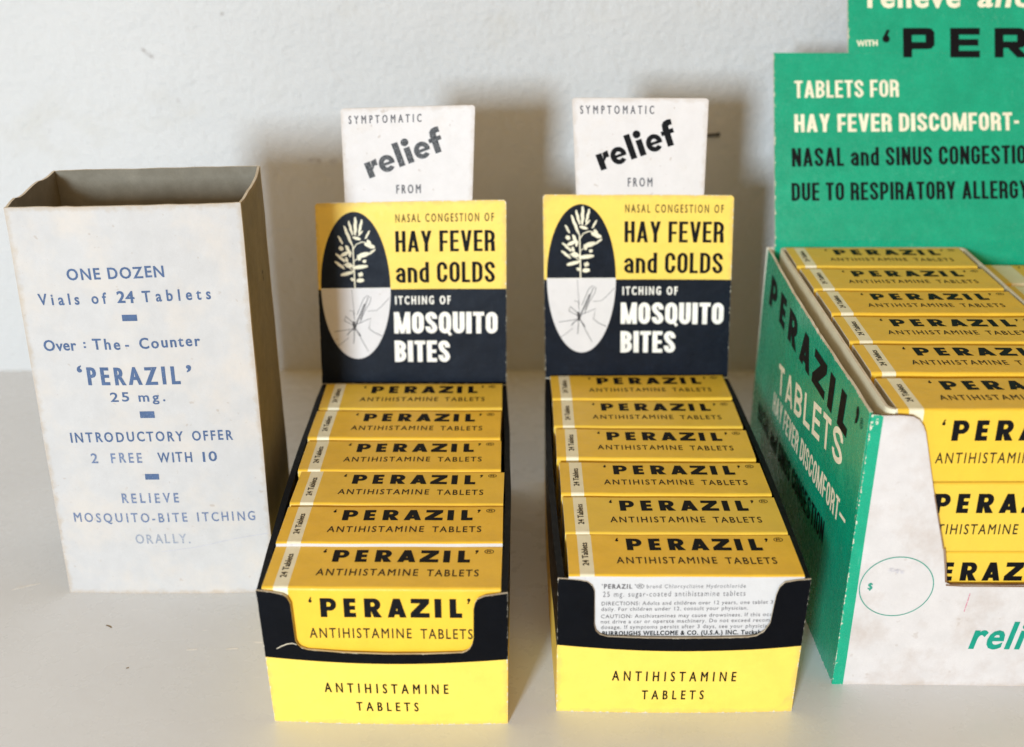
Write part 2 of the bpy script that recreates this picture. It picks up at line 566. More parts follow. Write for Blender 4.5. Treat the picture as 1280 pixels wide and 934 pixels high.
def text(mb, P, s, u0, v0, u1, h, mat, xs=None, track=None, wt=(0, 0), v1=None, slant=0.0, lift=0.07, jit=0.0):
    """one line from (u0, v0) to (u1, v1), cap height h. Give xs (letter width factor) or track (spacing)."""
    v1 = v0 if v1 is None else v1
    L = math.hypot(u1 - u0, v1 - v0)
    dx, dy = (u1 - u0) / L, (v1 - v0) / L
    gs = [glyph(c) for c in s]
    ox, oy = wt[0] * h, wt[1] * h
    lead = min(p[0] for p in gs[0][0])
    tail = gs[-1][2] - max(p[0] for p in gs[-1][0])
    nat = sum(g[2] for g in gs) - lead - tail
    n = len(s) - 1
    if xs is None:
        track = track or 0.0
        xs = (L - 2 * ox - track * h * n) / (nat * h)
        tr = track * h
    else:
        tr = (L - 2 * ox - nat * xs * h) / max(1, n)
    x = ox - lead * xs * h
    for g in gs:
        if g[0]:
            pts = [(p[0] * xs * h, p[1] * h) for p in g[0]]
            pts, fs = embolden(pts, g[1], ox, oy)
            jx, jy = random.uniform(-jit, jit), random.uniform(-jit, jit)
            pts = [(p[0] + x + slant * p[1] + jx, p[1] + jy) for p in pts]
            put(mb, P, [(u0 + a * dx - b * dy, v0 + a * dy + b * dx) for a, b in pts], fs, mat, lift)
        x += g[2] * xs * h + tr


def ribbon(pts, w, closed=False, taper=False):
    n = len(pts)
    out = []
    for i in range(n):
        a = pts[i - 1] if (i or closed) else pts[0]
        b = pts[(i + 1) % n] if (i < n - 1 or closed) else pts[-1]
        dx, dy = b[0] - a[0], b[1] - a[1]
        L = math.hypot(dx, dy) or 1
        k = w / 2 * (math.sin(math.pi * (i + 0.6) / (n + 0.2)) ** 0.5 if taper else 1)
        out += [(pts[i][0] - dy / L * k, pts[i][1] + dx / L * k), (pts[i][0] + dy / L * k, pts[i][1] - dx / L * k)]
    m = n if closed else n - 1
    return out, [(2 * i, 2 * i + 1, 2 * ((i + 1) % n) + 1, 2 * ((i + 1) % n)) for i in range(m)]


def ell(cx, cy, rx, ry, a0=0, a1=360, n=28):
    return [(cx + rx * math.cos(math.radians(a0 + (a1 - a0) * i / n)), cy + ry * math.sin(math.radians(a0 + (a1 - a0) * i / n))) for i in range(n + 1)]


def strip(A, B):
    n = len(A)
    return A + B, [(i, i + 1, n + i + 1, n + i) for i in range(n - 1)]


def poly(*p):
    return list(p), [tuple(range(len(p)))]


def rect(x0, y0, x1, y1):
    return poly((x0, y0), (x1, y0), (x1, y1), (x0, y1))


def _bowl(x0, x1, ymid, ro, xi, ri):
    out = [(x0, ymid + ro)] + ell(x1, ymid, ro * 0.98, ro, 90, -90, 14) + [(x0, ymid - ro)]
    inn = [(x0, ymid + ri)] + ell(xi, ymid, ri * 1.0, ri, 90, -90, 14) + [(x0, ymid - ri)]
    return strip(inn, out)


HEAVY = {   # heavy geometric capitals, cap height 1
    'P': [rect(0, 0, .33, 1), _bowl(.33, .48, .67, .33, .42, .115)],
    'E': [rect(0, 0, .31, 1), rect(.31, .765, .60, 1), rect(.31, .39, .57, .61), rect(.31, 0, .60, .235)],
    'R': [rect(0, 0, .33, 1), _bowl(.33, .50, .68, .32, .42, .105), poly((.30, .42), (.46, 0), (.87, 0), (.58, .44))],
    'A': [poly((0, 0), (.33, 0), (.50, .60), (.46, 1), (.30, 1)), poly((.94, 0), (.64, 1), (.46, 1), (.44, .60), (.61, 0)), rect(.24, .15, .70, .36)],
    'Z': [rect(.03, .755, .94, 1), rect(0, 0, .95, .245), poly((0, .245), (.46, .245), (.94, .755), (.49, .755))],
    'I': [rect(0, 0, .34, 1)],
    'L': [rect(0, 0, .33, 1), rect(.33, 0, .62, .245)],
    '(': [strip(ell(.085, .12, .085, .085, 0, 360, 14), [(.085, .12)] * 15), poly((.0, .12), (.06, .06), (.17, .32), (.10, .33))],
    ')': [strip(ell(.085, .23, .085, .085, 0, 360, 14), [(.085, .23)] * 15), poly((.17, .23), (.11, .29), (0, .03), (.07, .02))],
}
LOGO = [('P', 0), ('E', 1.28), ('R', 2.40), ('A', 3.66), ('Z', 4.92), ('I', 6.24), ('L', 7.06)]


def logo(mb, P, u0, v0, u1, h, mat, quotes=True, reg=False, v1=None, lift=0.07, up=None):
    """the heavy product lettering; baseline from (u0, v0) to (u1, v1)"""
    v1 = v0 if v1 is None else v1
    L = math.hypot(u1 - u0, v1 - v0)
    dx, dy = (u1 - u0) / L, (v1 - v0) / L
    ux, uy = up if up else (-dy, dx)
    k = L / 7.68
    items = [(c, x, 0) for c, x in LOGO]
    if quotes:
        items += [('(', -.62, .72), (')', 8.02, .72)]
    for c, x, y in items:
        for pts, fs in HEAVY[c]:
            q = []
            for a, b in pts:
                X, Y = (a * 1.10 - .03 + x) * k, (b + y) * h
                q.append((u0 + X * dx + Y * ux, v0 + X * dy + Y * uy))
            put(mb, P, q, fs, mat, lift)
    if reg:
        text(mb, P, '\u00ae', u0 + 8.50 * k, v0 + h * .74, u0 + 9.05 * k, h * .34, 'ink_fine', lift=lift)


def word_relief(mb, P, u0, v0, u1, v1, xh, mat):
    """the heavy lower-case word, climbing to the right"""
    L = math.hypot(u1 - u0, v1 - v0)
    dx, dy = (u1 - u0) / L, (v1 - v0) / L
    A = 1.52
    e = lambda x: [strip(ell(x, .5, .52, .53, 0, 318, 26), ell(x + .01, .5, .20, .24, 0, 318, 26)), rect(x - .26, .40, x + .50, .58)]
    S = [rect(0, 0, .40, 1.0), poly((.38, .42), (.46, .98), (.82, 1.03), (.80, .62), (.60, .64))]
    S += e(1.38)
    S += [rect(2.06, 0, 2.46, A), rect(2.68, 0, 3.08, 1.0), strip(ell(2.88, 1.33, .25, .24, 0, 360, 16), [(2.88, 1.33)] * 17)]
    S += e(3.76)
    S += [rect(4.50, 0, 4.90, 1.10), strip([(4.50, 1.08), (4.54, 1.36), (4.70, 1.52), (4.95, 1.57), (5.18, 1.53)], [(4.90, 1.08), (4.91, 1.16), (4.96, 1.20), (5.04, 1.21), (5.16, 1.19)]),
          rect(4.34, .72, 5.14, .99)]
    k = L / 5.18
    for pts, fs in S:
        q = []
        for a, b in pts:
            X, Y = a * k, b * xh
            q.append((u0 + X * dx - Y * dy, v0 + X * dy + Y * dx))
        put(mb, P, q, fs, mat)


# ------------------------------------------------------------------ things
def thing(name, label, cat, loc, group=None):
    o = bpy.data.objects.new(name, None)
    COL.objects.link(o)
    o.location = Vector(loc) * MM
    o.empty_display_size = 0.02
    o['label'], o['category'] = label, cat
    if group:
        o['group'] = group
    return o


def structure(ob):
    ob['kind'] = 'structure'
    return ob


# ---- setting: the painted shelf and the wall behind it
WALL_Y = 538.0
mb = MB()
us, vs = frange(-900, 900, 30), frange(-500, WALL_Y + 6, 30)
mb.add([(x, y, 0.0) for x in us for y in vs],
       [(i * len(vs) + j, (i + 1) * len(vs) + j, (i + 1) * len(vs) + j + 1, i * len(vs) + j + 1) for i in range(len(us) - 1) for j in range(len(vs) - 1)], 'shelf')
SH = lambda x, y, t=0.0: Vector((x, y, t))
for L, w, mt in (([(-172, 349.0), (-167, 351.4), (-163.5, 353.0)], .8, 'paint_chip'), ([(-171, 350.6), (-166, 352.4)], .5, 'paint_chip'), ([(-103.5, 315.2), (-100.2, 315.5)], .9, 'paint_chip'),
                 ([(-91, 315.6), (-87.4, 316.0)], .9, 'paint_chip'), ([(-133.2, 328.6), (-131.8, 328.0), (-131.0, 327.2)], .6, 'crumb'), ([(68.6, 322.6), (69.3, 322.3)], .6, 'crumb'),
                 ([(33.9, 312.4), (34.5, 312.6)], .5, 'crumb'), ([(-120, 306), (-119.2, 306.3)], .5, 'crumb')):
    put(mb, SH, *ribbon(L, w, taper=True), mt, .05)
ob = structure(mb.build('shelf', smooth=True))
ob['label'] = 'white gloss painted shelf the boxes stand on'
mb = MB()
us, vs = frange(-1100, 1100, 30), frange(-4, 900, 30)
mb.add([(x, WALL_Y + 1.0 * noise.noise(Vector((x * .008, z * .008, 2.2))), z) for x in us for z in vs],
       [(i * len(vs) + j, (i + 1) * len(vs) + j, (i + 1) * len(vs) + j + 1, i * len(vs) + j + 1) for i in range(len(us) - 1) for j in range(len(vs) - 1)], 'wall')
WL = lambda x, z, t=0.0: Vector((x, WALL_Y + 1.0 * noise.noise(Vector((x * .008, z * .008, 2.2))) - t, z))
for L, w, mt in (([(-161.6, 153.6), (-160.4, 152.0), (-159.0, 150.6)], 1.3, 'wall_mark'), ([(-158.6, 150.8), (-157.2, 149.6)], 1.2, 'wall_mark'), ([(-125.8, 167.9), (-124.6, 168.4)], 1.4, 'wall_mark'),
                 ([(-148.6, 132.0), (-148.0, 130.2)], 1.0, 'wall_mark'), ([(-92.0, 104.2), (-89.0, 104.6), (-86.5, 103.8)], 1.5, 'wall_mark'), ([(-82.5, 103.5), (-79.5, 104.3)], 1.4, 'wall_mark')):
    put(mb, WL, *ribbon(L, w, taper=True), mt, .25)
ob = structure(mb.build('wall', smooth=True))
ob['label'] = 'white plastered wall behind the shelf'


# ---- the tall empty carton on the left
def empty_carton():
    o = (-116.0, 371.0, 0.0)
    t = thing('empty_carton', 'tall open-topped white carton with blue stamped lettering', 'carton', o)
    H = 136.3
    fbl, fbr, bbr, bbl = (-151.4, 347.6, 0), (-80.9, 347.8, 0), (-82.6, 395.2, 0), (-150.6, 392.5, 0)
    ftl, ftr, btr, btl = (-150.3, 345.4, H), (-81.4, 350.7, H), (-84.3, 396.8, H), (-151.2, 390.1, H)
    W = 69.5
    pn = Panel(fbl, fbr, ftr, ftl, W, H, 0.7, 0.5, 1.0)
    P = pn.P
    m = MB()
    topf = lambda u: H + 0.25 * noise.noise(Vector((u * .3, 3, 1)))
    vv = [0, .6, 1.6, 3] + frange(8, H - 8, 6) + [H - 3, H - 1.6, H - .6]
    slab(m, P, [0, .5, 1.2, 2.2] + frange(6, W - 6, 3) + [W - 2.2, W - 1.2, W - .5, W], lambda u: vv + [topf(u)], 'aged', 0.8, 'kraft_in', 'edge')
    st, sp, sf = 'ink_stamp', 'ink_stamp_pale', 'ink_stamp_faint'
    j = .10
    text(m, P, 'ONE DOZEN', 15.5, 113.5, 44.8, 3.5, st, xs=.86, wt=(.035, .03), v1=114.0, jit=j)
    text(m, P, 'Vials of', 5.7, 105.4, 26.6, 3.5, st, xs=.80, wt=(.03, .03), v1=105.7, jit=j)
    text(m, P, '24', 29.6, 106.0, 34.9, 3.6, st, xs=.95, wt=(.05, .04), jit=j)
    text(m, P, 'Tablets', 37.4, 106.1, 58.0, 3.5, st, xs=.80, wt=(.03, .03), v1=106.3, jit=j)
    put(m, P, *rect(30.4, 99.9, 35.0, 102.0), st)
    text(m, P, 'Over', 4.9, 90.2, 15.1, 3.5, st, xs=.86, wt=(.035, .03), jit=j)
    put(m, P, *rect(17.3, 91.0, 18.0, 91.6), st)
    put(m, P, *rect(17.3, 92.4, 18.0, 93.0), st)
    text(m, P, 'The', 20.2, 90.5, 28.6, 3.5, st, xs=.86, wt=(.035, .03), jit=j)
    put(m, P, *rect(30.2, 91.4, 31.4, 92.0), st)
    text(m, P, 'Counter', 34.6, 90.6, 53.2, 3.5, st, xs=.86, wt=(.035, .03), v1=91.0, jit=j)
    text(m, P, 'PERAZIL', 17.0, 78.4, 46.0, 5.8, st, xs=.62, wt=(.055, .03), jit=.08)
    text(m, P, '\u2018', 14.0, 79.0, 15.6, 5.8, st, wt=(.03, .03))
    text(m, P, '\u2019', 48.0, 78.6, 49.6, 5.8, st, wt=(.03, .03))
    text(m, P, '25', 23.3, 72.5, 29.2, 3.1, st, xs=1.2, wt=(.03, .03), jit=j)
    text(m, P, 'mg.', 32.0, 72.5, 40.5, 3.1, st, xs=1.05, wt=(.03, .03), jit=j)
    put(m, P, *rect(31.8, 66.5, 36.4, 68.9), st)
    text(m, P, 'INTRODUCTORY', 8.7, 58.1, 44.6, 3.4, st, xs=.72, wt=(.03, .03), jit=j)
    text(m, P, 'OFFER', 47.4, 58.2, 60.3, 3.4, st, xs=.72, wt=(.03, .03), jit=j)
    text(m, P, '2', 14.2, 50.5, 16.4, 3.4, sp, wt=(.03, .03))
    text(m, P, 'FREE', 20.6, 50.5, 30.6, 3.4, sp, xs=.72, wt=(.03, .03), jit=j)
    text(m, P, 'WITH', 35.6, 50.5, 46.6, 3.4, st, xs=.72, wt=(.03, .03), jit=j)
    text(m, P, '10', 50.0, 50.5, 54.6, 3.4, st, xs=1.15, wt=(.03, .03), jit=j)
    put(m, P, *rect(30.8, 44.2, 35.3, 46.3), st)
    text(m, P, 'RELIEVE', 22.3, 35.7, 40.8, 3.4, sp, xs=.72, wt=(.03, .03), jit=j)
    text(m, P, 'MOSQUITO-BITE', 5.5, 28.3, 42.8, 3.4, sp, xs=.74, wt=(.02, .02), jit=j)
    text(m, P, 'ITCHING', 46.2, 28.3, 65.0, 3.4, sp, xs=.72, wt=(.02, .02), jit=j)
    text(m, P, 'ORALLY.', 24.8, 20.0, 43.0, 3.5, sf, xs=.72, wt=(.02, .02), jit=j)
    put(m, P, *ribbon([(33, 16.7), (45, 18.4), (58, 21.4), (69, 23.3)], .22), 'scratch')
    m.build('front_panel', t, o)
    # right side, left side, back, bottom
    def plain(name, a, b, c, d, w, out, bow, seed, rag=0.0, mark=False):
        pq = Panel(a, b, c, d, w, H, bow, 0.6, seed, bowtop=bow)
        q = MB()
        tp = lambda u: H + 0.2 * noise.noise(Vector((u * .4, seed, 1))) - rag * abs(noise.noise(Vector((u * .22, 5, 1))))
        v2 = [0, 1, 3] + frange(9, H - 9, 8) + [H - 3, H - 1]
        slab(q, pq.P, [0, 1, 2.5] + frange(6, w - 6, 4) + [w - 2.5, w - 1, w], lambda u: v2 + [tp(u)], out, 0.8, 'kraft_in', 'edge')
        if mark:
            put(q, pq.P, ell(24, 106.5, .8, .7, n=10), [tuple(range(10))], 'ink_fine')
            put(q, pq.P, ell(25, 104.0, .5, 1.0, n=10), [tuple(range(10))], 'ink_fine')
        q.build(name, t, o)
    e = 0.85
    plain('side_panel', (fbr[0], fbr[1] + e, 0), (bbr[0], bbr[1] - e, 0), (btr[0], btr[1] - e, H), (ftr[0], ftr[1] + e, H), 46, 'kraft_shaded', 0.9, 4.0, .8, True)
    plain('side_panel', (bbl[0], bbl[1] - e, 0), (fbl[0], fbl[1] + e, 0), (ftl[0], ftl[1] + e, H), (btl[0], btl[1] - e, H), 44, 'kraft_shaded', 1.2, 8.0, 1.6)
    plain('back_panel', bbr, bbl, btl, btr, 67, 'kraft_shaded', 0.6, 2.0)
    m = MB()
    m.add([(-150, 349.5, .8), (-82, 349.5, .8), (-83.5, 394, .8), (-149.5, 391, .8)], [(0, 1, 2, 3)], 'kraft_in')
    m.build('bottom_panel', t, o)
    return t


empty_carton()

# ---- the small tablet cartons
PW, PD, PH = 66.4, 22.5, 22.9


def small_carton(name, label, group, back_out=False, plain=False):
    """one carton: printed sleeve and two tucked end flaps. back_out: the white side faces the front"""
    t = thing(name, label, 'carton', (0, 0, 0), group)
    m = MB()
    r = 1.05
    prof = []                                           # (y, z) round the sleeve, starting bottom front
    for cy, cz, a0 in ((-PD / 2 + r, r, 270), (-PD / 2 + r, PH - r, 180), (PD / 2 - r, PH - r, 90), (PD / 2 - r, r, 0)):
        for i in range(6):
            a = math.radians(a0 - 90 * i / 5)
            prof.append((cy + r * math.cos(a), cz + r * math.sin(a)))
    n = len(prof)
    xs = [0, .35, 9.0, 16.5] + frange(19, PW - 4, 3) if plain else [0, .35, 3.2, 7.3] + frange(10, PW - 4, 3) + [PW - .35, PW]
    nx = len(xs)
    pts, ed = [], []
    for x in xs:
        for (y, z) in prof:
            pts.append((x - PW / 2, y, z + (0.12 * noise.noise(Vector((x * .07, 1.0, 4))) if z > PH / 2 else 0)))
            ed.append(min(x, PW - x))
    F, mt = [], []
    for i in range(nx - 1):
        for j in range(n):
            F.append((i * n + j, i * n + (j + 1) % n, (i + 1) * n + (j + 1) % n, (i + 1) * n + j))
            mt.append('band' if i == 2 else 'gold')
            if back_out and prof[j][0] < -PD / 2 + .4 and prof[(j + 1) % n][0] < -PD / 2 + .4:
                mt[-1] = 'label'
    m.add(pts, F, mt, ed)
    th = .38
    inner = [(y * (1 - 2 * th / PD), th + z * (1 - 2 * th / PH)) for y, z in prof]
    for x, s in ((-PW / 2, 1), (PW / 2, -1)):           # raw edge of the sleeve and its inside lip
        a = [(x, y, z) for y, z in prof]
        b = [(x, y, z) for y, z in inner]
        c = [(x + s * 1.6, y, z) for y, z in inner]
        fs = [(j, (j + 1) % n, n + (j + 1) % n, n + j) for j in range(n)]
        m.add(a + b, fs, 'edge')
        m.add(b + c, fs, 'flap')
    top = lambda u, v, tt=0: Vector((u - PW / 2, v - PD / 2, PH + tt + 0.12 * noise.noise(Vector((u * .07, 1.0, 4)))))
    front = lambda u, v, tt=0: Vector((u - PW / 2, -PD / 2 - tt, v))
    for P, white in ((top, False), (front, back_out)):
        if white:
            continue
        du = -1.6 if P is front else 0.0
        if plain:
            du = 4.0
        logo(m, P, 17.7 + du, 13.3, 57.0 + du, 6.3, 'ink_black', True, True)
        text(m, P, 'ANTIHISTAMINE', 14.0 + du, 6.3, 42.8 + du, 3.3, 'ink_fine', xs=.66, wt=(.012, .012))
        text(m, P, 'TABLETS', 45.3 + du, 6.2, 60.0 + du, 3.3, 'ink_fine', xs=.66, wt=(.012, .012))
        if plain:
            continue
        text(m, P, '24 Tablets', 5.95, 5.0, 5.95, 1.75, 'ink_fine', track=0.0, v1=17.2, wt=(.03, .02))
    if back_out:
        P = front
        s = 'ink_small'
        D = lambda u: u - 2.0
        V = lambda v: v - 23.55
        text(m, P, 'PERAZIL', D(12.0), V(42.2), D(20.0), 1.45, s, xs=.8, wt=(.06, .04))
        text(m, P, '\u2018', D(11.3), V(42.4), D(11.7), 1.4, s)
        text(m, P, '\u2019\u00ae', D(20.6), V(42.2), D(23.4), 1.5, s)
        text(m, P, 'brand Chlorcyclizine Hydrochloride', D(24.1), V(42.35), D(52.0), 1.25, s, xs=.85, v1=V(42.6))
        text(m, P, '25 mg. sugar-coated antihistamine tablets', D(11.8), V(39.4), D(52.1), 1.75, s, xs=.72, v1=V(39.9))
        for a, u0, v0, u1, v1 in (('DIRECTIONS: Adults and children over 12 years, one tablet 3 times', 11.5, 36.5, 65.0, 37.3),
                                  ('daily. For children under 12, consult your physician.', 11.5, 34.6, 53.2, 35.2),
                                  ('CAUTION: Antihistamines may cause drowsiness. If this occurs', 11.5, 32.1, 62.8, 33.1),
                                  ('not drive a car or operate machinery. Do not exceed recommended', 11.5, 30.3, 66.0, 31.2),
                                  ('dosage. If symptoms persist after 3 days, see your physician.', 11.6, 28.4, 60.6, 29.1)):
            text(m, P, a, D(u0), V(v0), D(u1), 1.22, s, track=.10, v1=V(v1), wt=(.01, .01))
        text(m, P, 'BURROUGHS WELLCOME & CO. (U.S.A.) INC. Tuckahoe', D(12.0), V(26.1), D(59.6), 1.45, 'ink_black', track=.10, v1=V(26.8), wt=(.05, .04))
    m.build('sleeve', t)
    for s in (-1, 1):
        q = MB()
        x = s * (PW / 2 - .9)
        ys, zs = frange(-PD / 2 + .5, PD / 2 - .5, 4), frange(.5, PH - .5, 4)
        p = [(x + s * (.35 * math.sin(math.pi * (z / PH))), y, z) for y in ys for z in zs]
        k = len(zs)
        fs = [(i * k + j, i * k + j + 1, (i + 1) * k + j + 1, (i + 1) * k + j) for i in range(len(ys) - 1) for j in range(k - 1)]
        q.add(p, [f if s < 0 else f[::-1] for f in fs], 'flap')
        q.build('end_flap', t)
    return t


_used = {}


def place(kind, x, y, z, label, group, rz=0.0, rx=0.0):
    if kind not in _used:
        o = small_carton('tablet_carton', label, group, kind == 'back', kind == 'plain')
        _used[kind] = o
    else:
        src = _used[kind]
        o = src.copy()
        COL.objects.link(o)
        for ch in src.children:
            c = ch.copy()
            c.parent = o
            COL.objects.link(c)
    o.location = Vector((x + random.uniform(-.45, .45), y, z)) * MM
    o.rotation_euler = (math.radians(rx), 0, math.radians(rz))
    o['label'], o['group'], o['category'] = label, group, 'carton'
    return o


# ---- the two small display boxes with printed header cards
NOTCH_A = [(0, 45.8), (4, 45.4), (7.2, 44.7), (8.4, 43.9), (9.2, 41.8), (9.27, 36), (9.34, 29.2), (9.8, 27.9), (10.6, 26.9), (12.5, 26.1), (23, 25.4), (35, 25.1), (47, 25.2),
           (56.9, 25.6), (58.3, 26.2), (59.2, 27.1), (59.9, 28.6), (60.3, 30.6), (60.38, 36), (60.46, 40.5), (60.9, 42.6), (61.6, 43.8), (63.6, 44.8), (67, 45.3), (70, 45.8)]
NOTCH_B = [(0, 45.4), (5.5, 45.1), (8.2, 44.6), (9.6, 43.4), (10.3, 41.5), (10.4, 36), (10.5, 30.2), (11.0, 28.3), (12.2, 27.0), (14.5, 26.35), (25, 26.1), (35, 26.1), (46, 26.2),
           (54.9, 26.5), (57.2, 27.0), (59.2, 28.5), (60.6, 31.4), (60.9, 36), (61.3, 40.7), (61.9, 43.2), (63.3, 44.8), (66.5, 45.4), (70.5, 45.8)]


def display_box(origin, label, cn, notch, tabc, faded, hb, seed):
    """cn: corner coordinates fbl fbr ftl ftr btl btr, header top left / right"""
    t = thing('display_box', label, 'display box', origin, 'small black and yellow display boxes')
    fbl, fbr, ftl, ftr, btl, btr, htl, htr = cn
    W = 70.0
    H = 45.8
    # front panel
    m = MB()
    bnd = lambda u: hb - 1.5 * 4 * (u / W) * (1 - u / W)
    pn = Panel(fbl, fbr, ftr, ftl, notch[-1][0], H, 0.9, .15, seed, bowtop=0.6)
    P = pn.P
    nx = [a for a, b in notch]
    us = []
    for a, b in zip(nx, nx[1:]):
        k = max(1, int((b - a) / 3))
        us += [a + (b - a) * i / k for i in range(k)]
    us.append(nx[-1])
    for x in (.5, 1.3, nx[-1] - .5, nx[-1] - 1.3):
        us.append(x)
    us = sorted(us)

    def top(u):
        for (a, p), (b, q) in zip(notch, notch[1:]):
            if a <= u <= b:
                return p + (q - p) * (u - a) / (b - a) if b > a else q
        return notch[-1][1]
    vs = lambda u: [0, .5, 1.3, 6, 12, 18, bnd(u), bnd(u) + .5 * (top(u) - bnd(u)), top(u) - .9, top(u) - .35, top(u)]
    slab(m, P, us, vs, lambda i, j: 'yellow' if j < 6 else 'black', .6, 'edge', 'edge', raw='t')
    text(m, P, 'ANTIHISTAMINE', 16.2, 11.4, 52.6, 3.3, 'ink_black', xs=.60, wt=(.03, .015), v1=11.2)
    text(m, P, 'TABLETS', 25.2, 4.9, 43.6, 3.1, 'ink_black', xs=.62, wt=(.03, .015))
    if faded:                                            # a torn edge at the lower left of the cut-out
        put(m, P, *ribbon([(9.6, 27.9), (8.4, 28.3), (6.9, 28.0), (5.2, 27.2), (3.6, 26.2)], .35, taper=True), 'edge')
    m.build('front_panel', t, origin)
    # sides: folded double, black over yellow
    T = 1.9

    def side(bl, br, tr, tl, w, sd):
        q = MB()
        pq = Panel(bl, br, tr, tl, w, H, 0.8, .2, sd, bowtop=1.2)
        tp = lambda u: H - .35 + .25 * noise.noise(Vector((u * .05, sd, 0)))
        slab(q, pq.P, [0, .6, 1.5] + frange(6, w - 6, 6) + [w - 1.5, w - .6, w], lambda u: [0, .6, 1.6, 10, 21.5, 22.5, 34, H - 2.2, H - 1.2, tp(u)],
             lambda i, j: 'yellow' if j < 4 else 'black', T, 'black', 'black', raw='t')
        q.build('side_panel', t, origin)
    e = .62
    side((btl[0] + .3, btl[1], 0), (fbl[0], fbl[1] + e, 0), (ftl[0], ftl[1] + e, H), (btl[0], btl[1], H), 139, seed + 2)
    side((fbr[0], fbr[1] + e, 0), (btr[0] - .3, btr[1], 0), (btr[0], btr[1], H), (ftr[0], ftr[1] + e, H), 139, seed + 4)
    # back, floor
    m = MB()
    yb = btl[1] + .1
    slab(m, Panel((btr[0] - .3, yb + .7, 0), (btl[0] + .3, yb + .7, 0), (btl[0], yb + .7, H), (btr[0], yb + .7, H), W, H).P, frange(0, W, 10), frange(0, H - .1, 10), 'black', .6, 'edge', 'edge')
    m.build('back_panel', t, origin)
    m = MB()
    box(m, fbl[0] + 2.6, fbr[0] - 2.6, fbl[1] + 1.0, btl[1] - .3, .1, 23.0, 'edge')
    m.build('inner_floor', t, origin)
    # header card
    HW, HH = 70.0, 71.4
    hp = Panel(btl, btr, htr, htl, HW, HH, -.5, .25, seed + 6)
    P = hp.P
    m = MB()
    B = 39.2 if not faded else 38.0
    us = [0, .2, .5, .8, 1.2] + frange(3, HW - 3, 2) + [HW - 1.2, HW - .8, HW - .5, HW - .2, HW]
    vs = [0, .5, 1.2] + frange(3, B - 2, 2) + [B] + frange(B + 2, HH - 2.5, 2) + [HH - 1.2, HH - .5, HH]
    ib = vs.index(B)
    slab(m, P, us, vs, lambda i, j: 'black_sheen' if j < ib else 'yellow', .6, 'edge', 'edge', worn=.9)
    cx, rx, ey = 14.0, 12.9, B + .5
    for ry, mt in ((67.9 - ey, 'black_sheen'), (10.2 - ey, 'white')):
        half = ell(0, 0, 1, 1, 180, 0, 44)
        g = [(cx + rx * a, ey + ry * b * k / 16) for a, b in half for k in range(17)]
        fs = [(i * 17 + k, (i + 1) * 17 + k, (i + 1) * 17 + k + 1, i * 17 + k + 1) for i in range(44) for k in range(16)]
        put(m, P, g, fs if ry > 0 else [f[::-1] for f in fs], mt, .03)
    put(m, P, *ribbon([(cx - rx, ey), (cx + rx, ey)], .22), 'ink_white')
    X = lambda x: 1.3 + (x - 20) * .0635
    Y = lambda y: (68 - (y - 32) * .0664) if y < 458 else 39.7 - (y - 458) * .0686
    sh = B - 39.2
    for x0, y0, x1, y1, w in ((230, 45, 226, 150, 22), (190, 66, 211, 148, 18), (268, 60, 248, 138, 18), (163, 95, 206, 205, 20), (212, 160, 256, 172, 22), (310, 124, 284, 170, 14),
                              (244, 152, 270, 124, 12), (278, 196, 338, 222, 30), (298, 176, 318, 226, 26), (238, 272, 302, 254, 34), (248, 294, 240, 262, 24), (298, 262, 342, 230, 15),
                              (128, 150, 152, 198, 15), (132, 214, 152, 232, 28), (172, 206, 188, 246, 22), (138, 266, 188, 244, 26), (168, 276, 176, 304, 18), (110, 252, 162, 302, 17),
                              (104, 298, 158, 342, 19), (197, 240, 190, 274, 18), (162, 318, 204, 326, 36), (206, 338, 292, 328, 28), (266, 298, 286, 302, 24), (133, 380, 208, 362, 25),
                              (250, 366, 250, 388, 34), (196, 396, 208, 414, 22), (226, 414, 268, 410, 30)):
        n = 9
        cc = [(X(x0 + (x1 - x0) * i / n) + .1 * math.sin(i * 1.7 + x0), Y(y0 + (y1 - y0) * i / n) + sh) for i in range(n + 1)]
        put(m, P, *ribbon(cc, w * .054, taper=True), 'ink_cream')
    for L, w in (([(215, 456), (213, 330), (210, 205)], 8), ([(213, 228), (232, 200), (262, 188), (285, 190)], 6), ([(212, 330), (160, 290), (120, 262)], 5), ([(212, 360), (180, 330), (150, 318)], 5), ([(212, 300), (250, 275)], 5)):
        put(m, P, *ribbon([(X(a), Y(b) + sh) for a, b in L], w * .06), 'ink_cream')
    for L, w in (([(196, 466), (200, 540), (206, 610)], 2), ([(206, 696), (222, 650), (246, 600), (268, 548)], 7), ([(222, 612), (262, 520), (284, 500), (306, 512), (300, 540), (262, 600), (236, 662)], 3),
                 ([(240, 640), (262, 585), (290, 510)], 4), ([(205, 690), (150, 700), (85, 709)], 3), ([(204, 662), (152, 618), (146, 646)], 4), ([(146, 646), (176, 660), (202, 676)], 3),
                 ([(214, 668), (303, 632), (290, 692), (322, 716), (366, 736)], 3.5), ([(204, 692), (176, 708), (160, 730)], 5), ([(203, 690), (200, 740), (196, 780)], 4),
                 ([(210, 690), (246, 760), (282, 826)], 3), ([(168, 744), (130, 775), (90, 800)], 2.5), ([(288, 590), (340, 586), (374, 556), (414, 514)], 2.5), ([(178, 586), (200, 590), (206, 640)], 3),
                 ([(200, 650), (206, 700)], 16), ([(214, 700), (240, 736)], 6)):
        put(m, P, *ribbon([(X(a), Y(b) + sh) for a, b in L], w * .068), 'ink_line', .08)
    kx = -.9 if faded else 0.0
    ky = -1.1 if faded else 0.0
    text(m, P, 'NASAL CONGESTION OF', 30.2 + kx, 64.8 + ky, 66.4 + kx, 3.0, 'ink_fine', xs=.52, wt=(.02, .015))
